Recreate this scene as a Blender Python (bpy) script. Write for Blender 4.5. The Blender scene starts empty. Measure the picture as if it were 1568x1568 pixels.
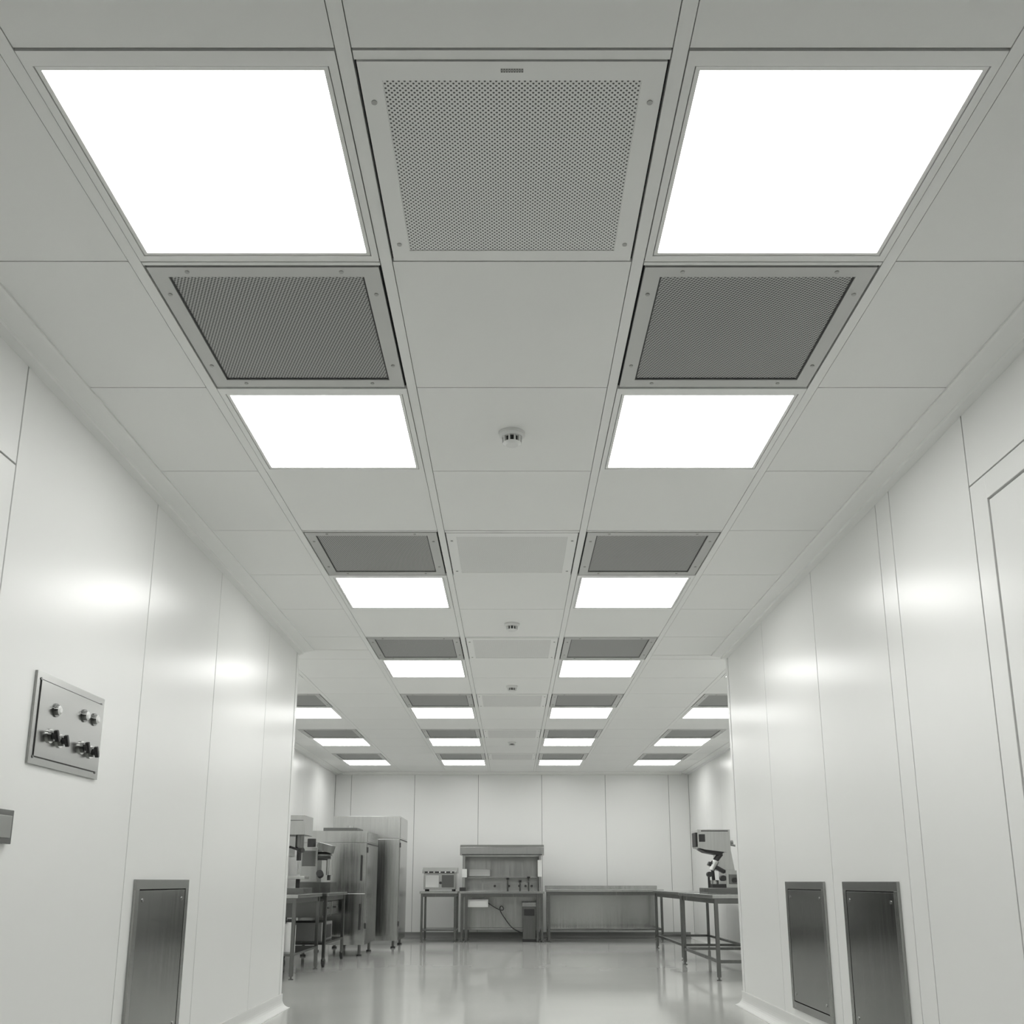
import bpy, math, random
from mathutils import Vector, Matrix
random.seed(4)
scene = bpy.context.scene
scene.view_settings.view_transform = 'Standard'

# ------------------------------------------------------------ dimensions (m)
CAMZ = 0.925
CEIL = 2.775
T = 0.7715
Y0 = 1.810
def L(n): return Y0 + T*n
XL, XR = -1.745, 1.793          # corridor walls
YL, YR = 7.64, 7.83             # where corridor walls end
XF = 3.07                       # half width of far room
YF = 16.74                      # far wall
YB = -3.0                       # wall behind camera
BAR = 0.035

# ------------------------------------------------------------ materials
def mat(name, col, rough=0.5, metal=0.0, spec=0.5, noise=0.0, nscale=3.0, bump=0.0, bscale=200, stretch=None, rvar=0.0, coat=0.0):
    m = bpy.data.materials.new(name); m.use_nodes = True
    nt = m.node_tree; b = nt.nodes["Principled BSDF"]
    b.inputs["Base Color"].default_value = (*col, 1)
    b.inputs["Roughness"].default_value = rough
    b.inputs["Metallic"].default_value = metal
    b.inputs["Specular IOR Level"].default_value = spec
    b.inputs["Coat Weight"].default_value = coat
    tc = nt.nodes.new("ShaderNodeTexCoord")
    mp = nt.nodes.new("ShaderNodeMapping")
    nt.links.new(tc.outputs["Object"], mp.inputs[0])
    if stretch: mp.inputs["Scale"].default_value = stretch
    if noise > 0 or rvar > 0:
        n = nt.nodes.new("ShaderNodeTexNoise"); n.inputs["Scale"].default_value = nscale
        n.inputs["Detail"].default_value = 4
        nt.links.new(mp.outputs[0], n.inputs["Vector"])
        if noise > 0:
            r = nt.nodes.new("ShaderNodeMapRange")
            r.inputs["To Min"].default_value = 1-noise; r.inputs["To Max"].default_value = 1+noise
            nt.links.new(n.outputs["Fac"], r.inputs["Value"])
            mx = nt.nodes.new("ShaderNodeVectorMath"); mx.operation = 'SCALE'
            mx.inputs[0].default_value = col
            nt.links.new(r.outputs[0], mx.inputs["Scale"])
            nt.links.new(mx.outputs[0], b.inputs["Base Color"])
        if rvar > 0:
            r = nt.nodes.new("ShaderNodeMapRange")
            r.inputs["To Min"].default_value = max(0.02, rough-rvar); r.inputs["To Max"].default_value = rough+rvar
            nt.links.new(n.outputs["Fac"], r.inputs["Value"])
            nt.links.new(r.outputs[0], b.inputs["Roughness"])
    if bump > 0:
        n2 = nt.nodes.new("ShaderNodeTexNoise"); n2.inputs["Scale"].default_value = bscale
        nt.links.new(mp.outputs[0], n2.inputs["Vector"])
        bp = nt.nodes.new("ShaderNodeBump"); bp.inputs["Strength"].default_value = bump
        bp.inputs["Distance"].default_value = 0.002
        nt.links.new(n2.outputs["Fac"], bp.inputs["Height"])
        nt.links.new(bp.outputs[0], b.inputs["Normal"])
    return m

def perf_mat(name, light, dark, pitch, t0, t1, rot=0.0, metal=0.0, rough=0.5):
    """perforated sheet: staggered round holes"""
    m = bpy.data.materials.new(name); m.use_nodes = True
    nt = m.node_tree; b = nt.nodes["Principled BSDF"]
    b.inputs["Roughness"].default_value = rough; b.inputs["Metallic"].default_value = metal
    tc = nt.nodes.new("ShaderNodeTexCoord"); mp = nt.nodes.new("ShaderNodeMapping")
    mp.inputs["Rotation"].default_value = (0, 0, rot)
    nt.links.new(tc.outputs["Object"], mp.inputs[0])
    sx = nt.nodes.new("ShaderNodeSeparateXYZ"); nt.links.new(mp.outputs[0], sx.inputs[0])
    outs = []
    for ax in "XY":
        a = nt.nodes.new("ShaderNodeMath"); a.operation = 'MULTIPLY'; a.inputs[1].default_value = math.pi/pitch
        nt.links.new(sx.outputs[ax], a.inputs[0])
        s = nt.nodes.new("ShaderNodeMath"); s.operation = 'SINE'; nt.links.new(a.outputs[0], s.inputs[0])
        outs.append(s)
    p = nt.nodes.new("ShaderNodeMath"); p.operation = 'MULTIPLY'
    nt.links.new(outs[0].outputs[0], p.inputs[0]); nt.links.new(outs[1].outputs[0], p.inputs[1])
    r = nt.nodes.new("ShaderNodeMapRange"); r.inputs["From Min"].default_value = t0; r.inputs["From Max"].default_value = t1
    nt.links.new(p.outputs[0], r.inputs["Value"])
    mx = nt.nodes.new("ShaderNodeMix"); mx.data_type = 'RGBA'
    mx.inputs["A"].default_value = (*light, 1); mx.inputs["B"].default_value = (*dark, 1)
    nt.links.new(r.outputs[0], mx.inputs["Factor"])
    nt.links.new(mx.outputs["Result"], b.inputs["Base Color"])
    return m

def emis(name, col, s):
    m = bpy.data.materials.new(name); m.use_nodes = True
    b = m.node_tree.nodes["Principled BSDF"]
    b.inputs["Base Color"].default_value = (.9, .9, .9, 1)
    b.inputs["Emission Color"].default_value = (*col, 1)
    b.inputs["Emission Strength"].default_value = s
    return m

M_WALL = mat("wall_enamel", (.80, .806, .789), .28, spec=.5, noise=.012, nscale=1.5, bump=.06, bscale=110)
M_WALLGAP = mat("wall_joint", (.12, .122, .118), .8)
M_CEIL = mat("ceiling_tile", (.865, .872, .853), .6, noise=.015, nscale=2)
M_BAR = mat("ceiling_bar", (.865, .872, .853), .45)
M_GAP = mat("ceiling_joint", (.18, .182, .178), .8)
M_FRAME = mat("light_frame", (.865, .872, .853), .4)
M_LIGHT = emis("light_diffuser", (1.0, 1.0, .982), 8.0)
M_PERF = perf_mat("perforated_white", (.82, .826, .808), (.09, .09, .088), .0068, .22, .45)
M_PERF2 = perf_mat("perforated_white_fine", (.80, .806, .788), (.50, .505, .49), .006, .2, .5)
M_GRFR = mat("grille_frame", (.55, .555, .54), .35, metal=.3)
M_GRIL = perf_mat("grille_mesh", (.50, .504, .492), (.085, .086, .083), .0068, -.1, .2, rot=.35)
M_DARK = mat("dark_plastic", (.03, .03, .03), .5)
M_BLACK = mat("black_gap", (.01, .01, .01), .9)
M_FLOOR = mat("floor_epoxy", (.56, .566, .545), .09, spec=.8, noise=.04, nscale=1.2, rvar=.03, bump=.012, bscale=5)
M_STEEL = mat("brushed_steel", (.50, .505, .495), .20, metal=1, noise=.18, nscale=40, stretch=(1, 1, .05), rvar=.07)
M_STEELD = mat("dark_steel", (.19, .193, .188), .25, metal=1, noise=.12, nscale=40, stretch=(1, 1, .05), rvar=.06)
M_PLATE = mat("plate_steel", (.38, .384, .374), .24, metal=1, noise=.12, nscale=30, stretch=(1, .06, 1), rvar=.06)
M_PANEL = mat("hatch_steel", (.30, .304, .296), .17, metal=1, noise=.10, nscale=30, stretch=(1, 1, .05), rvar=.05)
M_PANELF = mat("hatch_frame_steel", (.38, .384, .374), .25, metal=1, noise=.06, nscale=30, rvar=.05)
M_WHITE = mat("white_plastic", (.78, .786, .77), .4)
M_GREY = mat("grey_plastic", (.22, .223, .216), .45)
M_SCREW = mat("screw", (.4, .4, .39), .35, metal=.8)
M_SKIRT = mat("skirting", (.72, .726, .708), .35)
M_RUBBER = mat("rubber", (.04, .04, .04), .7)

# ------------------------------------------------------------ mesh builder
class MB:
    def __init__(s): s.v = []; s.f = []; s.m = []; s.mats = []; s.sm = []
    def mi(s, m):
        if m not in s.mats: s.mats.append(m)
        return s.mats.index(m)
    def add(s, vs, fs, m, smooth=False):
        o = len(s.v); s.v += [tuple(v) for v in vs]; k = s.mi(m)
        for f in fs:
            s.f.append([i+o for i in f]); s.m.append(k); s.sm.append(smooth)
        return s
    def box(s, x0, x1, y0, y1, z0, z1, m, rot=None):
        if x0 > x1: x0, x1 = x1, x0
        if y0 > y1: y0, y1 = y1, y0
        if z0 > z1: z0, z1 = z1, z0
        vs = [(x0,y0,z0),(x1,y0,z0),(x1,y1,z0),(x0,y1,z0),(x0,y0,z1),(x1,y0,z1),(x1,y1,z1),(x0,y1,z1)]
        if rot:   # (axis, angle)
            c = Vector(((x0+x1)/2,(y0+y1)/2,(z0+z1)/2)); R = Matrix.Rotation(rot[1], 3, rot[0])
            vs = [tuple(R @ (Vector(v)-c) + c) for v in vs]
        return s.add(vs, [(0,3,2,1),(4,5,6,7),(0,1,5,4),(1,2,6,5),(2,3,7,6),(3,0,4,7)], m)
    def cyl(s, p0, p1, r, m, r1=None, n=20):
        p0 = Vector(p0); p1 = Vector(p1); r1 = r if r1 is None else r1
        d = (p1-p0).normalized(); a = d.orthogonal().normalized(); b = d.cross(a)
        ring = lambda p, rr: [tuple(p + (a*math.cos(t)+b*math.sin(t))*rr) for t in [2*math.pi*i/n for i in range(n)]]
        vs = ring(p0, r)+ring(p1, r1)
        s.add(vs, [(i, (i+1) % n, n+(i+1) % n, n+i) for i in range(n)], m, True)
        s.add(vs[:n], [tuple(reversed(range(n)))], m); s.add(vs[n:], [tuple(range(n))], m)
        return s
    def prism(s, prof, axis, a, b, m, smooth=False):
        """profile list of 2D pts, extruded along axis from a to b. axis X: prof=(y,z); Y: (x,z); Z:(x,y)"""
        def P(q, t):
            return {'X': (t, q[0], q[1]), 'Y': (q[0], t, q[1]), 'Z': (q[0], q[1], t)}[axis]
        n = len(prof); vs = [P(q, a) for q in prof]+[P(q, b) for q in prof]
        s.add(vs, [(i, (i+1) % n, n+(i+1) % n, n+i) for i in range(n)], m, smooth)
        s.add(vs, [tuple(reversed(range(n))), tuple(range(n, 2*n))], m)
        return s
    def ring(s, x0, x1, y0, y1, ix0, ix1, iy0, iy1, z0, z1, m):
        """rectangular frame in XY"""
        s.box(x0, x1, y0, iy0, z0, z1, m); s.box(x0, x1, iy1, y1, z0, z1, m)
        s.box(x0, ix0, iy0, iy1, z0, z1, m); s.box(ix1, x1, iy0, iy1, z0, z1, m)
        return s
    def obj(s, name, bevel=0.0, origin=None, loc=None):
        if origin is None:
            xs = [v[0] for v in s.v]; ys = [v[1] for v in s.v]; zs = [v[2] for v in s.v]
            origin = ((min(xs)+max(xs))/2, (min(ys)+max(ys))/2, min(zs))
        me = bpy.data.meshes.new(name)
        me.from_pydata([(v[0]-origin[0], v[1]-origin[1], v[2]-origin[2]) for v in s.v], [], s.f)
        for m in s.mats: me.materials.append(m)
        for p, k, sm in zip(me.polygons, s.m, s.sm): p.material_index = k; p.use_smooth = sm
        me.update()
        import bmesh
        bm = bmesh.new(); bm.from_mesh(me); bmesh.ops.recalc_face_normals(bm, faces=bm.faces); bm.to_mesh(me); bm.free()
        o = bpy.data.objects.new(name, me); scene.collection.objects.link(o)
        o.location = loc if loc else origin
        if bevel > 0:
            bv = o.modifiers.new("bevel", 'BEVEL'); bv.width = bevel; bv.segments = 2; bv.limit_method = 'ANGLE'
            bv.angle_limit = math.radians(50)
        return o

# ------------------------------------------------------------ floor
f = MB(); f.box(-XF-.2, XF+.2, YB-.2, YF+.2, -.1, 0, M_FLOOR); f.obj("floor", origin=(0, 0, 0))

# ------------------------------------------------------------ ceiling
c = MB()
PL = .012
c.box(-XF-.2, XF+.2, YB-.2, YF+.2, CEIL+PL, CEIL+.15, M_GAP)
G = .0025
special = {}
light_rows = [0, 2, 5, 8, 11, 14, 17]
grille_rows = [1, 4, 7, 10, 13, 16]
perf_rows = [0, 4, 7, 10, 13, 16]
for r in light_rows:
    for q in (-1, 1): special[(q, r)] = 'L'
    if r >= 8:
        for q in (-3, 3): special[(q, r)] = 'L'
for r in grille_rows:
    for q in (-1, 1): special[(q, r)] = 'G'
    if r >= 10:
        for q in (-3, 3): special[(q, r)] = 'G'
for r in perf_rows: special[(0, r)] = 'P'
def tile(x0, x1, y0, y1):
    if x1-x0 < .02 or y1-y0 < .02: return
    c.box(x0, x1, y0+G, y1-G, CEIL, CEIL+PL, M_CEIL)
for n in range(-7, 20):
    ya, yb = L(n), min(L(n+1), YF-.05)
    if yb <= ya: continue
    for q in range(-4, 5):
        if (q, n) in special: continue
        xa, xb = (q-.5)*T+BAR/2+G, (q+.5)*T-BAR/2-G
        if abs(q) <= 1: tile(xa, xb, ya, yb); continue
        yc = YL if q < 0 else YR
        if ya < yc and abs(q) == 2:
            if q < 0: tile(max(xa, XL+.10), xb, ya, min(yb, yc-.0))
            else: tile(xa, min(xb, XR-.10), ya, min(yb, yc-.0))
        if yb > yc:
            tile(max(xa, -XF+.05), min(xb, XF-.05), max(ya, yc+(.005 if ya < yc else 0)), yb)
for s_ in (-1, 1):
    for k in (.5, 1.5):
        x = s_*k*T; c.box(x-BAR/2, x+BAR/2, YB, YF-.05, CEIL-.001, CEIL+PL, M_BAR)
    yc = YL if s_ < 0 else YR
    for k in (2.5, 3.5):
        x = s_*k*T
        if abs(x) < XF-.05: c.box(x-BAR/2, x+BAR/2, yc+.03, YF-.05, CEIL-.001, CEIL+PL, M_BAR)
c.obj("ceiling", origin=(0, 0, CEIL))

# ------------------------------------------------------------ ceiling fittings
hw = (T-BAR)/2 - .003
def screw(mb, x, y, z): mb.cyl((x, y, z), (x, y, z-.0025), .007, M_SCREW, n=12)

def make_light():
    mb = MB(); y0, y1 = -T/2+.004, T/2-.004
    bx = .331; by0, by1 = -T/2+.060, T/2-.042
    mb.ring(-hw, hw, y0, y1, -bx-.014, bx+.014, by0-.014, by1+.014, -.003, .011, M_FRAME)
    mb.ring(-bx-.011, bx+.011, by0-.011, by1+.011, -bx, bx, by0, by1, -.001, .011, M_FRAME)
    mb.box(-bx-.016, bx+.016, by0-.016, by1+.016, .0095, .0115, M_GREY)
    mb.box(-bx, bx, by0, by1, .004, .0094, M_LIGHT)
    return mb
def make_grille():
    mb = MB(); o = .006; y0, y1 = -T/2+.004, T/2-.004
    mb.box(-hw, hw, y0, y1, .009, .0115, M_BLACK)
    w = .058
    mb.ring(-hw+o, hw-o, y0+.022, y1-o, -hw+w, hw-w, y0+w+.012, y1-w, -.003, .008, M_GRFR)
    mb.ring(-hw+w, hw-w, y0+w+.012, y1-w, -hw+w+.006, hw-w-.006, y0+w+.018, y1-w-.006, .001, .008, M_DARK)
    mb.box(-hw+w+.006, hw-w-.006, y0+w+.018, y1-w-.006, .003, .008, M_GRIL)
    mb.box(-hw, hw, y0, y0+.014, -.001, .008, M_FRAME)
    for x in (-.24, .24):
        screw(mb, x, y0+.044, -.003); screw(mb, x, y1-.034, -.003)
    for y in (-.22, .22):
        screw(mb, -hw+.032, y, -.003); screw(mb, hw-.032, y, -.003)
    return mb
def make_perf(m, label=False):
    mb = MB(); y0, y1 = -T/2+.004, T/2-.004; w = .058
    mb.box(-hw, hw, y0, y1, .009, .0115, M_BLACK)
    mb.ring(-hw+.005, hw-.005, y0+.028, y1-.005, -hw+w, hw-w, y0+w+.024, y1-w+.006, -.004, .008, M_BAR)
    mb.box(-hw, hw, y0, y0+.025, -.001, .008, M_CEIL)
    mb.box(-hw+w, hw-w, y0+w+.024, y1-w+.006, -.002, .008, m)
    for x in (-hw+.030, hw-.030):
        for y in (-.235, .30): screw(mb, x, y, -.004)
    if label:
        for i in range(9):   # tiny embossed lettering
            x = -.024+i*.006
            mb.ring(x-.0024, x+.0024, y0+.048, y0+.058, x-.0008, x+.0008, y0+.051, y0+.055, -.0048, -.004, M_GREY)
    return mb
def instance(mb, name, places):
    base = None
    for (x, y) in places:
        if base is None:
            base = mb.obj(name, origin=(0, 0, 0), loc=(x, y, CEIL)); base.name = name
        else:
            o = bpy.data.objects.new(name, base.data); o.location = (x, y, CEIL); scene.collection.objects.link(o)
cy = lambda n: L(n)+T/2
lp = [(q*T, cy(n)) for (q, n), t in special.items() if t == 'L']
gp = [(q*T, cy(n)) for (q, n), t in special.items() if t == 'G']
instance(make_light(), "ceiling_light_panel", lp)
instance(make_grille(), "ceiling_return_air_grille", gp)
instance(make_perf(M_PERF, True), "ceiling_supply_air_diffuser", [(0, cy(0))])
instance(make_perf(M_PERF2), "ceiling_supply_air_diffuser", [(0, cy(n)) for n in perf_rows[1:]])

d = MB()
d.cyl((0, 0, 0), (0, 0, -.012), .056, M_WHITE, n=36)
d.cyl((0, 0, -.012), (0, 0, -.022), .052, M_WHITE, r1=.046, n=36)
d.cyl((0, 0, -.022), (0, 0, -.046), .030, M_DARK, n=24)
for i in range(10):
    a = i*math.pi/5; x, y = math.cos(a)*.036, math.sin(a)*.036
    d.box(x-.005, x+.005, y-.003, y+.003, -.047, -.022, M_WHITE, rot=('Z', a))
d.cyl((0, 0, -.046), (0, 0, -.056), .039, M_WHITE, r1=.026, n=36)
instance(d, "smoke_detector", [(0, cy(2)), (0, cy(6)), (0, cy(9)), (0, cy(14))])

# ------------------------------------------------------------ walls
def wall_panels(mb, axis, face, out, segs, z0=0.0, z1=CEIL, gap=.007, split=None):
    th = .012
    for i, (a, b) in enumerate(segs):
        zz = [(z0, z1)]
        if split and i in split: zz = [(z0, split[i]-gap/2), (split[i]+gap/2, z1)]
        for (za, zb) in zz:
            if axis == 'Y': mb.box(face-out*th, face, a+gap/2, b-gap/2, za, zb, M_WALL)
            else: mb.box(a+gap/2, b-gap/2, face-out*th, face, za, zb, M_WALL)
def segs(lst): return list(zip(lst[:-1], lst[1:]))

w = MB()
w.box(XL-.12, XL-.012, YB, YL-.012, 0, CEIL+.01, M_WALLGAP)
wall_panels(w, 'Y', XL, 1, segs([YB, -.9, .2, 1.9, 3.13, 4.43, 5.51, 6.69, YL-.07]), split={3: 2.353})
w.box(XL-.12, XL+.003, YL-.066, YL, 0, CEIL, M_WALL)          # end post
w.obj("wall_left", bevel=.0015, origin=(XL, 0, 0))

DY0, DY1 = 2.15, 3.51
w = MB()
w.box(XR+.012, XR+.12, YB, DY0-.01, 0, CEIL+.01, M_WALLGAP)
w.box(XR+.012, XR+.12, DY1+.01, YR-.012, 0, CEIL+.01, M_WALLGAP)
w.box(XR+.012, XR+.12, DY0-.01, DY1+.01, 2.44, CEIL+.01, M_WALLGAP)
for a, b in segs([YB, -.9, .2, DY0]): wall_panels(w, 'Y', XR, -1, [(a, b)])
wall_panels(w, 'Y', XR, -1, [(DY0, DY1)], z0=2.434)
wall_panels(w, 'Y', XR, -1, segs([DY1, 4.27, 4.44, 5.50, 6.66, YR-.07]))
w.box(XR+.12, XR-.003, YR-.066, YR, 0, CEIL, M_WALL)
w.obj("wall_right", bevel=.0015, origin=(XR, 0, 0))

# door in right wall (flush frame, gasket line, leaf)
w = MB()
w.box(XR, XR+.04, 3.385, DY1-.004, 0, 2.428, M_WALL)
w.box(XR, XR+.04, DY0+.004, 2.275, 0, 2.428, M_WALL)
w.box(XR, XR+.04, 2.275, 3.385, 2.333, 2.428, M_WALL)
w.box(XR+.03, XR+.05, DY0+.002, DY1-.002, .0, 2.430, M_BLACK)
w.box(XR+.002, XR+.03, 2.285, 3.374, .012, 2.323, M_WALL)
w.cyl((XR-.06, 2.37, .95), (XR-.06, 2.37, 1.20), .012, M_STEEL)
w.cyl((XR-.06, 2.37, .97), (XR+.002, 2.37, .97), .009, M_STEEL)
w.cyl((XR-.06, 2.37, 1.18), (XR+.002, 2.37, 1.18), .009, M_STEEL)
w.obj("door_1", bevel=.002)

w = MB(); w.box(-XF-.1, XL-.12, YL-.1, YL, 0, CEIL, M_WALL); w.obj("wall_return_left")
w = MB(); w.box(XR+.12, XF+.1, YR-.1, YR, 0, CEIL, M_WALL); w.obj("wall_return_right")
for sgn, nm, yc in ((-1, "wall_far_room_left", YL), (1, "wall_far_room_right", YR)):
    w = MB(); w.box(sgn*(XF+.012), sgn*(XF+.12), yc, YF, 0, CEIL+.01, M_WALLGAP)
    y = YF-.35
    tmp = [YF]
    while y > yc+.3: tmp.append(y); y -= 1.1
    ys = [yc]+list(reversed(tmp))
    wall_panels(w, 'Y', sgn*XF, -sgn, segs(ys))
    w.obj(nm, bevel=.0015)
w = MB(); w.box(-XF-.1, XF+.1, YF+.012, YF+.12, 0, CEIL+.01, M_WALLGAP)
wall_panels(w, 'X', YF, -1, segs([-XF, -2.79, -1.69, -.585, .517, 1.62, 2.72, XF]), gap=.006)
w.obj("wall_far", bevel=.0015)
w = MB(); w.box(XL-.1, XR+.1, YB-.1, YB, 0, CEIL, M_WALL); w.obj("wall_back")

CW, CD = .122, .040
def cornice(name, kind, face, out, a, b):
    mb = MB()
    p = [(face, CEIL), (face+out*CW, CEIL), (face+out*CW, CEIL-.008), (face+out*(CW-.010), CEIL-.012), (face+out*.042, CEIL-.022), (face+out*.040, CEIL-.036), (face, CEIL-CD)]
    mb.prism(p, kind, a, b, M_BAR); mb.obj(name)
cornice("trim_1", 'Y', XL, 1, YB, YL)
cornice("trim_2", 'Y', XR, -1, YB, YR)
cornice("trim_3", 'Y', -XF, 1, YL, YF)
cornice("trim_4", 'Y', XF, -1, YR, YF)
cornice("trim_5", 'X', YF, -1, -XF+CW, XF-CW)
def skirt(name, kind, face, out, a, b, H=.10, W=.07, m=M_SKIRT):
    mb = MB(); p = [(face, 0), (face, H), (face+out*.010, H)]
    r = W-.010
    for i in range(8):
        t = i/7*math.pi/2
        p.append((face+out*(.010+r-r*math.cos(t)), r-r*math.sin(t)+.002))
    p.append((face+out*W, 0))
    mb.prism(p, kind, a, b, m); mb.obj(name)
skirt("baseboard_left", 'Y', XL, 1, YB, YL+.01)
skirt("baseboard_right", 'Y', XR, -1, YB, YR+.01)
skirt("baseboard_far_left", 'Y', -XF, 1, YL, YF)
skirt("baseboard_far_right", 'Y', XF, -1, YR, YF)
skirt("baseboard_far", 'X', YF, -1, -XF+.07, XF-.07, m=M_GREY)

# ------------------------------------------------------------ wall fittings
def hatch(face, out, y0, y1, z0, z1):
    mb = MB(); X = lambda t: face+out*t; bw = .045
    mb.box(X(.001), X(.014), y0, y1, z0, z0+bw, M_PANELF); mb.box(X(.001), X(.014), y0, y1, z1-bw, z1, M_PANELF)
    mb.box(X(.001), X(.014), y0, y0+bw, z0+bw, z1-bw, M_PANELF); mb.box(X(.001), X(.014), y1-bw, y1, z0+bw, z1-bw, M_PANELF)
    mb.box(X(.001), X(.003), y0+bw, y1-bw, z0+bw, z1-bw, M_BLACK)
    mb.box(X(.003), X(.012), y0+bw+.006, y1-bw-.006, z0+bw+.006, z1-bw-.006, M_PANEL)
    for y in (y0+bw+.05, y1-bw-.05):
        for z in (z1-bw-.05, z0+bw+.05): mb.cyl((X(.012), y, z), (X(.015), y, z), .009, M_STEEL, n=14)
    mb.obj("stainless_access_hatch", bevel=.002)
hatch(XL, 1, 4.545, 5.285, .13, .935)
hatch(XR, -1, 5.64, 6.425, .147, .925)
hatch(XR, -1, 4.56, 5.315, .147, .925)

mb = MB(); y0, y1, z0, z1 = 3.43, 4.02, 1.339, 1.68
X = lambda t: XL+t
mb.box(X(.001), X(.010), y0, y1, z0, z1, M_PLATE)
mb.box(X(.010), X(.011), y0+.026, y1-.026, z0+.026, z1-.026, M_DARK)
mb.box(X(.010), X(.014), y0+.03, y1-.03, z0+.03, z1-.03, M_PLATE)
def pt(fy, fz): return y0+fy*(y1-y0), z1-fz*(z1-z0)
for fy, fz in ((.27, .36), (.68, .30), (.84, .30)):
    y, z = pt(fy, fz)
    mb.cyl((X(.014), y, z), (X(.019), y, z), .026, M_STEELD, n=28); mb.cyl((X(.019), y, z), (X(.030), y, z), .018, M_STEEL, n=28); mb.cyl((X(.030), y, z), (X(.036), y, z), .018, M_WHITE, r1=.010, n=28)
for fy, fz in ((.22, .66), (.36, .68), (.68, .68), (.82, .70)):
    y, z = pt(fy, fz)
    mb.cyl((X(.014), y, z), (X(.020), y, z), .027, M_STEEL, n=28); mb.cyl((X(.020), y, z), (X(.030), y, z), .020, M_STEELD, n=28); mb.cyl((X(.030), y, z), (X(.042), y, z), .013, M_DARK)
    mb.box(X(.036), X(.050), y-.006, y+.006, z-.022, z+.022, M_DARK, rot=('X', .5))
for fy in (.05, .95):
    for fz in (.08, .92):
        y, z = pt(fy, fz); mb.cyl((X(.010), y, z), (X(.0125), y, z), .006, M_STEELD, n=12)
mb.obj("wall_control_panel", bevel=.0015)
mb = MB()
mb.box(X(.001), X(.02), 3.08, 3.36, 1.05, 1.165, M_STEELD); mb.box(X(.02), X(.026), 3.10, 3.34, 1.07, 1.145, M_PLATE)
for y in (3.16,): mb.cyl((X(.026), y, 1.107), (X(.04), y, 1.107), .018, M_DARK)
mb.obj("wall_switch_box", bevel=.002)

# ------------------------------------------------------------ furniture
def table(name, x0, x1, y0, y1, h, shelf=None, rails=True, splash=None, casters=False, mid=(), top=.035, leg=.036, m=M_STEEL, ml=M_STEELD):
    mb = MB()
    mb.box(x0, x1, y0, y1, h-top, h, m)
    mb.box(x0+.03, x1-.03, y0+.03, y1-.03, h-top-.05, h-top, ml)
    if splash: mb.box(x0, x1, y1-.02, y1, h, h+splash, m)
    zf = .10 if casters else .03
    xs = [x0+.02, x1-.02-leg]+[q for q in mid]
    for x in xs:
        for y in (y0+.02, y1-.02-leg):
            mb.box(x, x+leg, y, y+leg, zf, h-top, ml)
            cx, cy_ = x+leg/2, y+leg/2
            if casters:
                mb.cyl((cx, cy_, .07), (cx, cy_, .10), .02, M_STEELD, n=12)
                mb.box(cx-.022, cx-.016, cy_-.02, cy_+.03, .03, .085, M_STEELD); mb.box(cx+.016, cx+.022, cy_-.02, cy_+.03, .03, .085, M_STEELD)
                mb.cyl((cx-.014, cy_+.01, .037), (cx+.014, cy_+.01, .037), .037, M_RUBBER)
            else:
                mb.cyl((cx, cy_, 0), (cx, cy_, .008), .024, M_STEELD, n=14); mb.cyl((cx, cy_, .008), (cx, cy_, .03), .010, M_STEELD, n=10)
    if shelf:
        if rails:
            mb.box(x0+.03, x1-.03, y0+.025, y0+.055, shelf, shelf+.03, ml); mb.box(x0+.03, x1-.03, y1-.055, y1-.025, shelf, shelf+.03, ml)
            mb.box(x0+.025, x0+.055, y0+.04, y1-.04, shelf, shelf+.03, ml); mb.box(x1-.055, x1-.025, y0+.04, y1-.04, shelf, shelf+.03, ml)
        else: mb.box(x0+.022, x1-.022, y0+.022, y1-.022, shelf, shelf+.025, ml)
    return mb

H = .775
table("t", -1.46, -.86, 15.6, 16.3, H, shelf=.17, rails=False).obj("stainless_table", bevel=.003)
mb = MB(); x0, x1 = -1.41, -.90
mb.box(x0, x1, 15.72, 16.15, H+.03, H+.28, M_STEEL)
mb.prism([(15.66, H+.28), (15.72, H+.28), (16.15, H+.28), (16.15, H+.37), (15.82, H+.37), (15.66, H+.31)], 'X', x0-.02, x1+.02, M_STEEL)
mb.box(x0+.02, x1-.02, 15.655, 15.662, H+.283, H+.308, M_DARK)
for i in range(5): mb.cyl((x0+.08+i*.09, 15.655, H+.296), (x0+.08+i*.09, 15.645, H+.296), .012, M_WHITE, n=12)
mb.box(x0+.03, x0+.24, 15.712, 15.722, H+.06, H+.25, M_WHITE)
mb.box(x1-.22, x1-.03, 15.712, 15.722, H+.06, H+.25, M_STEELD)
mb.cyl((x0+.27, 15.72, H+.13), (x0+.27, 15.69, H+.13), .02, M_DARK, n=14)
for x in (x0+.04, x1-.04):
    for y in (15.76, 16.11): mb.cyl((x, y, H), (x, y, H+.03), .02, M_RUBBER, n=12)
mb.obj("bench_top_test_instrument", bevel=.004)

# centre hood workstation
mb = table("t", -.83, .51, 15.6, 16.35, H, mid=(-.74, .385))
mb.box(-.80, .48, 16.25, 16.28, .16, .19, M_STEEL)
mb.box(-.80, .48, 16.26, 16.27, .19, H-.035, M_STEEL)
for x in (-.79, .43):
    for y in (15.68, 16.24): mb.box(x, x+.04, y, y+.04, H, 1.34, M_STEEL)
mb.box(-.75, .43, 16.24, 16.26, H, 1.34, M_STEEL)
mb.prism([(15.62, 1.335), (16.32, 1.335), (16.32, 1.50), (15.70, 1.50), (15.62, 1.46)], 'X', -.83, .51, M_STEEL)
mb.box(-.80, .48, 15.612, 15.62, 1.338, 1.352, M_DARK)
mb.box(-.78, .46, 15.72, 15.86, 1.318, 1.335, M_WHITE)
mb.box(-.79, -.775, 15.72, 16.24, H+.02, 1.33, M_WHITE); mb.box(.455, .47, 15.72, 16.24, H+.02, 1.33, M_WHITE)
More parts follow.
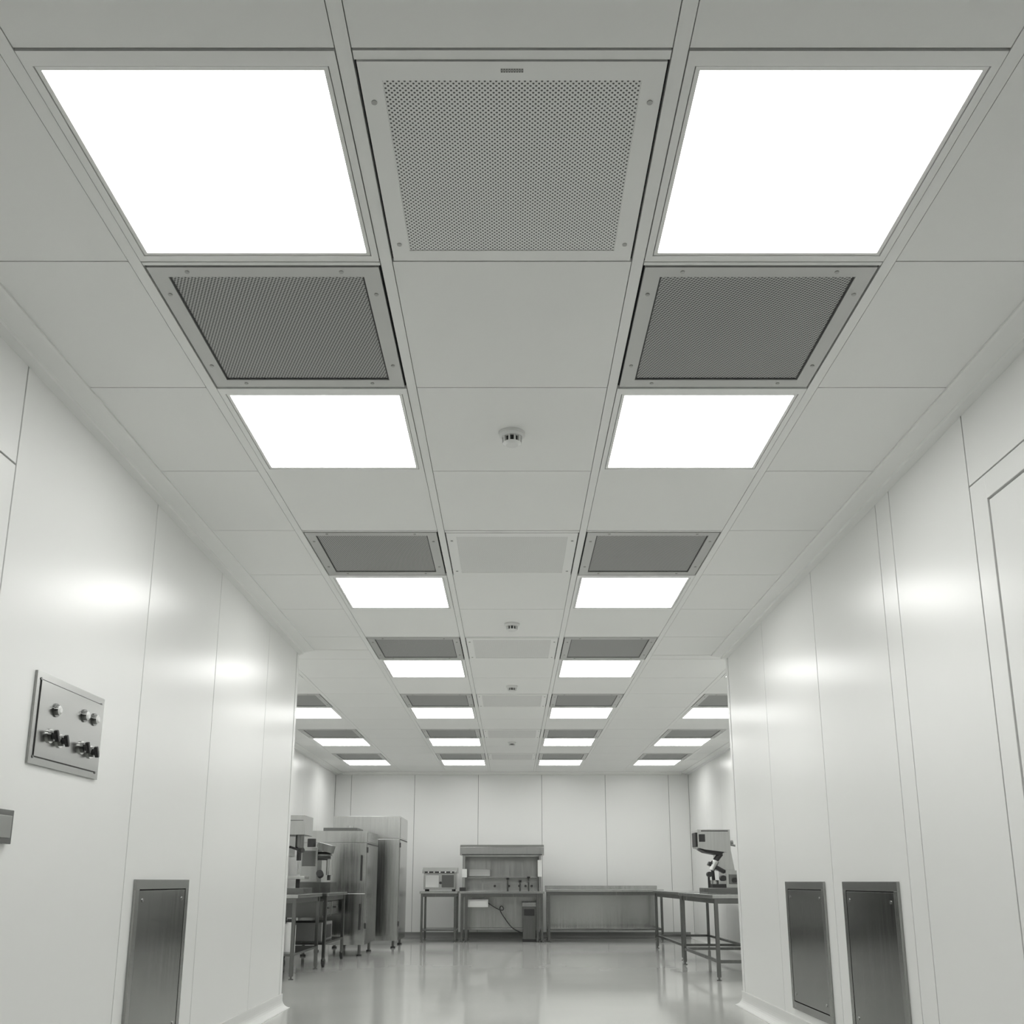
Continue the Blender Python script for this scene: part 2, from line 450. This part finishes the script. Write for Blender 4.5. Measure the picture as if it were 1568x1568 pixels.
mb.box(-.80, -.72, 15.66, 15.68, .99, 1.12, M_WHITE); mb.box(.41, .48, 15.66, 15.68, 1.0, 1.26, M_WHITE)
mb.box(-.70, -.36, 16.10, 16.24, 1.01, 1.12, M_WHITE)  # white block stands in for the bright reflection in the hood window
mb.box(-.74, .42, 16.02, 16.24, .985, 1.0, M_STEEL)
mb.box(-.5, .42, 16.05, 16.24, H, H+.13, M_STEEL)
for x in (-.28, -.05, .12, .22, .32):
    mb.cyl((x, 16.05, H+.08), (x, 16.0, H+.08), .018, M_DARK, n=12)
for x, hh in ((-.07, .18), (.13, .14), (.27, .20)):
    mb.cyl((x, 15.95, H), (x, 15.95, H+hh), .010, M_STEELD, n=10)
    mb.cyl((x, 15.95, H+hh), (x, 15.95, H+hh+.03), .022, M_DARK, n=12)
    mb.cyl((x, 15.95, H+hh-.03), (x, 15.86, H+hh-.05), .009, M_STEELD, n=10)
mb.box(-.83, -.73, 15.60, 15.66, H, H+.06, M_DARK)
mb.obj("laminar_flow_workbench", bevel=.003)
mb = MB(); mb.box(-.70, -.38, 15.72, 15.98, .53, .65, M_WHITE); mb.box(-.68, -.40, 15.712, 15.72, .55, .63, M_WHITE)
mb.box(-.66, -.64, 15.76, 15.78, .65, .69, M_STEEL); mb.box(-.44, -.42, 15.76, 15.78, .65, .69, M_STEEL)
mb.obj("under_bench_power_box", bevel=.004)
mb = MB(); mb.box(.17, .375, 15.74, 16.10, .04, .54, M_STEELD); mb.box(.16, .385, 15.73, 16.11, .54, .60, M_STEEL)
mb.box(.19, .355, 15.732, 15.74, .40, .50, M_DARK); mb.box(.165, .38, 15.735, 16.105, 0, .04, M_DARK)
mb.obj("waste_bin", bevel=.006)
cu = bpy.data.curves.new("power_cable", 'CURVE'); cu.dimensions = '3D'; cu.bevel_depth = .008
sp = cu.splines.new('NURBS'); P = [(-.39, 15.80, .60), (-.28, 15.78, .52), (-.10, 15.75, .44), (-.16, 15.78, .58), (-.22, 15.80, .50), (-.10, 15.78, .34), (-.02, 15.78, .22), (.08, 15.8, .16), (.165, 15.84, .13)]
sp.points.add(len(P)-1)
for i, p in enumerate(P): sp.points[i].co = (*p, 1)
sp.use_endpoint_u = True; cu.materials.append(M_DARK)
o = bpy.data.objects.new("power_cable", cu); scene.collection.objects.link(o)

mb = table("t", .545, 2.40, 15.6, 16.35, .80, shelf=.18, rails=True, splash=.06)
mb.box(.57, 2.375, 16.27, 16.28, .18, .74, M_STEEL)  # added grey sheet standing in for the shaded wall behind the bench
mb.obj("stainless_workbench", bevel=.003)

table("t", 1.95, 2.85, 9.62, 11.55, .80, shelf=.16).obj("instrument_table", bevel=.003)
mb = table("t", 2.04, 2.85, 12.1, 14.3, .80, shelf=.16); mb.obj("instrument_table", bevel=.003)

# microscope-like inspection machine
mb = MB(); z = .80; Y = 10.6
mb.box(2.06, 2.62, Y-.22, Y+.25, z, z+.06, M_STEELD)
mb.box(2.13, 2.28, Y-.15, Y+.10, z+.06, z+.10, M_DARK)
mb.cyl((2.17, Y-.02, z+.10), (2.17, Y-.02, z+.14), .05, M_STEEL)
mb.box(2.27, 2.60, Y-.16, Y+.20, z+.06, z+.24, M_STEEL)
mb.box(2.30, 2.46, Y-.168, Y-.16, z+.10, z+.20, M_STEELD)
mb.prism([(2.22, z+.24), (2.40, z+.24), (2.36, z+.50), (2.34, z+.60), (2.20, z+.50)], 'Y', Y-.02, Y+.14, M_STEEL)
mb.prism([(1.99, z+.48), (2.06, z+.46), (2.30, z+.43), (2.34, z+.46), (2.34, z+.67), (1.99, z+.67)], 'Y', Y-.14, Y+.16, M_STEEL)
mb.box(2.03, 2.32, Y-.146, Y-.14, z+.65, z+.66, M_DARK)
mb.box(2.005, 2.07, Y-.148, Y-.14, z+.54, z+.62, M_DARK)
mb.box(1.975, 1.99, Y-.10, Y+.10, z+.49, z+.64, M_DARK)
mb.prism([(2.02, z+.465), (2.28, z+.435), (2.24, z+.40), (2.08, z+.43)], 'Y', Y-.10, Y+.12, M_DARK)
mb.cyl((2.25, Y-.05, z+.42), (2.15, Y-.06, z+.30), .030, M_DARK); mb.cyl((2.19, Y-.06, z+.34), (2.14, Y-.07, z+.24), .038, M_STEEL, r1=.028)
mb.cyl((2.15, Y-.07, z+.24), (2.16, Y-.05, z+.14), .018, M_DARK)
mb.box(2.10, 2.30, Y-.08, Y+.0, z+.25, z+.29, M_DARK, rot=('Y', .5))
mb.cyl((2.10, Y-.10, z+.20), (2.10, Y-.16, z+.20), .028, M_DARK); mb.cyl((2.10, Y-.10, z+.06), (2.10, Y-.10, z+.2), .012, M_DARK)
mb.cyl((2.24, Y-.10, z+.16), (2.24, Y-.18, z+.16), .030, M_DARK); mb.cyl((2.36, Y-.168, z+.14), (2.36, Y-.20, z+.14), .025, M_DARK)
mb.cyl((2.34, Y-.02, z+.52), (2.44, Y-.14, z+.49), .012, M_STEEL); mb.cyl((2.44, Y-.14, z+.49), (2.50, Y-.14, z+.24), .010, M_STEEL)
mb.cyl((2.34, Y-.03, z+.53), (2.39, Y-.03, z+.53), .03, M_STEELD)
mb.obj("inspection_microscope", bevel=.005)

# left side tables
table("t", -2.85, -2.10, 9.7, 10.95, .80, shelf=.22, rails=False, ml=M_STEELD).obj("instrument_table", bevel=.003)
mb = table("t", -2.85, -2.06, 11.1, 12.35, .80, shelf=.24, rails=False, casters=True, ml=M_STEELD)
mb.obj("equipment_cart", bevel=.003)
mb = MB()
mb.box(-2.80, -2.14, 11.2, 12.2, .53, .715, M_STEELD) ; mb.box(-2.14, -2.13, 11.25, 11.68, .55, .70, M_STEEL); mb.box(-2.14, -2.13, 11.72, 12.15, .55, .70, M_STEEL)
mb.box(-2.13, -2.11, 11.40, 11.52, .62, .64, M_DARK); mb.box(-2.13, -2.11, 11.88, 12.0, .62, .64, M_DARK)
mb.obj("drawer_unit", bevel=.003)
mb = MB(); Y = 10.35
mb.box(-2.62, -2.14, Y-.22, Y+.22, z, z+.06, M_STEELD)
mb.cyl((-2.45, Y+.08, z+.06), (-2.45, Y+.08, z+.62), .045, M_STEEL)
mb.box(-2.60, -2.16, Y-.20, Y+.20, z+.60, z+.80, M_STEEL)
mb.box(-2.50, -2.18, Y-.206, Y-.20, z+.745, z+.75, M_DARK)
mb.box(-2.58, -2.36, Y-.205, Y-.20, z+.63, z+.70, M_WHITE)
mb.box(-2.55, -2.33, Y-.15, Y+.15, z+.38, z+.60, M_STEEL)
mb.cyl((-2.24, Y-.05, z+.60), (-2.24, Y-.05, z+.46), .045, M_STEELD); mb.cyl((-2.24, Y-.05, z+.46), (-2.24, Y-.05, z+.34), .025, M_DARK); mb.cyl((-2.24, Y-.05, z+.34), (-2.24, Y-.05, z+.20), .012, M_STEEL)
mb.cyl((-2.33, Y-.08, z+.48), (-2.20, Y-.22, z+.44), .012, M_DARK); mb.cyl((-2.20, Y-.22, z+.44), (-2.16, Y-.25, z+.44), .025, M_DARK)
mb.box(-2.34, -2.15, Y-.15, Y+.08, z+.15, z+.18, M_STEEL); mb.box(-2.26, -2.22, Y-.06, Y-.02, z+.06, z+.15, M_DARK)
mb.box(-2.60, -2.36, Y-.21, Y-.02, z+.06, z+.34, M_WHITE); mb.cyl((-2.46, Y-.21, z+.22), (-2.46, Y-.24, z+.22), .03, M_DARK)
mb.obj("drill_press", bevel=.005)
mb = MB(); Y = 11.6
mb.box(-2.50, -2.10, Y-.2, Y+.2, z, z+.12, M_STEELD); mb.box(-2.46, -2.28, Y-.12, Y+.16, z+.12, z+.52, M_STEEL)
mb.cyl((-2.28, Y, z+.42), (-2.14, Y, z+.42), .05, M_STEELD); mb.cyl((-2.16, Y, z+.42), (-2.16, Y, z+.20), .035, M_STEEL); mb.cyl((-2.16, Y, z+.20), (-2.16, Y, z+.14), .02, M_DARK)
mb.box(-2.30, -2.12, Y-.1, Y+.1, z+.47, z+.56, M_STEEL, rot=('Y', .25)); mb.cyl((-2.22, Y-.2, z+.2), (-2.22, Y-.26, z+.22), .04, M_DARK)
mb.cyl((-2.38, Y, z+.52), (-2.38, Y, z+.62), .05, M_DARK)
mb.box(-2.46, -2.30, Y-.125, Y-.12, z+.3, z+.48, M_STEELD)
mb.obj("dispensing_instrument", bevel=.005)
mb = MB(); mb.cyl((-2.22, 9.95, .246), (-2.22, 9.95, .50), .06, M_WHITE, n=28); mb.cyl((-2.22, 9.95, .50), (-2.22, 9.95, .53), .06, M_WHITE, r1=.03, n=28); mb.cyl((-2.22, 9.95, .53), (-2.22, 9.95, .56), .028, M_DARK)
mb.obj("chemical_canister")
mb = MB(); mb.box(-2.62, -2.32, 9.85, 10.25, .246, .52, M_STEELD); mb.box(-2.60, -2.34, 9.842, 9.85, .30, .48, M_DARK); mb.cyl((-2.38, 9.842, .27), (-2.38, 9.83, .27), .012, M_WHITE)
mb.obj("vacuum_pump_unit", bevel=.006)
mb = MB(); mb.box(-2.7, -2.16, 11.3, 11.95, .266, .47, M_GREY); mb.box(-2.16, -2.15, 11.4, 11.85, .29, .44, M_DARK)
mb.obj("power_supply_unit", bevel=.006)

def cabinet(name, x0, x1, y0, y1, z0, z1, head, split, handle_x, doors=2):
    mb = MB()
    mb.box(x0, x1, y0, y1, z0, z1, M_STEEL)
    e = .018
    mb.box(x0, x1, y0-e, y0-.002, z1-head+.01, z1, M_STEEL)
    xs = [x0+i*(x1-x0)/doors for i in range(doors+1)]
    for a, b in segs(xs):
        zz = [(z0+.06, split-.005), (split+.005, z1-head)] if split else [(z0+.06, z1-head)]
        for za, zb in zz:
            mb.box(a+.006, b-.006, y0-e-.012, y0-.003, za, zb, M_STEEL)
            hx = b-.06 if handle_x > 0 else a+.06
            zc = (za+zb)/2
            mb.cyl((hx, y0-e-.045, zc-.16), (hx, y0-e-.045, zc+.16), .010, M_DARK, n=12)
            for q in (-.14, .14): mb.cyl((hx, y0-e-.045, zc+q), (hx, y0-e-.010, zc+q), .007, M_DARK, n=10)
    mb.box(x1, x1+.004, y0+.0, y1, z1-head-.012, z1-head+.006, M_DARK)
    mb.box(x1, x1+.006, y0+.02, y1-.02, z0+.05, z1-head-.015, M_STEEL)
    mb.box(x1, x1+.006, y0+.02, y1-.02, z1-head+.02, z1-.02, M_STEEL)
    for q in (z0+.2, z1-head-.12): mb.box(x1+.0, x1+.014, y0-e, y0+.03, q, q+.07, M_DARK)
    for x in (x0+.07, x1-.07):
        for y in (y0+.07, y1-.07):
            mb.cyl((x, y, .0), (x, y, .02), .035, M_DARK, n=14); mb.cyl((x, y, .02), (x, y, z0), .018, M_STEELD, n=12)
    return mb
cabinet("c", -2.62, -1.64, 14.28, 15.25, .10, 1.86, .33, None, -1).obj("stainless_upright_refrigerator", bevel=.006)
mb = cabinet("c", -2.74, -1.885, 12.72, 13.72, .14, 1.57, .16, .78, 1, doors=1)
mb.box(-2.5, -2.05, 12.9, 13.4, 1.57, 1.62, M_STEELD)
mb.cyl((-2.2, 13.2, 1.62), (-2.2, 13.2, 1.66), .05, M_STEEL)
mb.obj("stainless_oven_cabinet", bevel=.006)

# ------------------------------------------------------------ world + camera
wd = bpy.data.worlds.new("world"); scene.world = wd; wd.use_nodes = True
wd.node_tree.nodes["Background"].inputs[0].default_value = (.8, .82, .8, 1)
wd.node_tree.nodes["Background"].inputs[1].default_value = .05
cam = bpy.data.cameras.new("camera"); co = bpy.data.objects.new("camera", cam); scene.collection.objects.link(co)
co.location = (0, 0, CAMZ); co.rotation_euler = (math.radians(90+13.32), 0, 0)
cam.sensor_width = 36; cam.lens = 33.70; cam.shift_y = .1393; cam.clip_start = .02
scene.camera = co
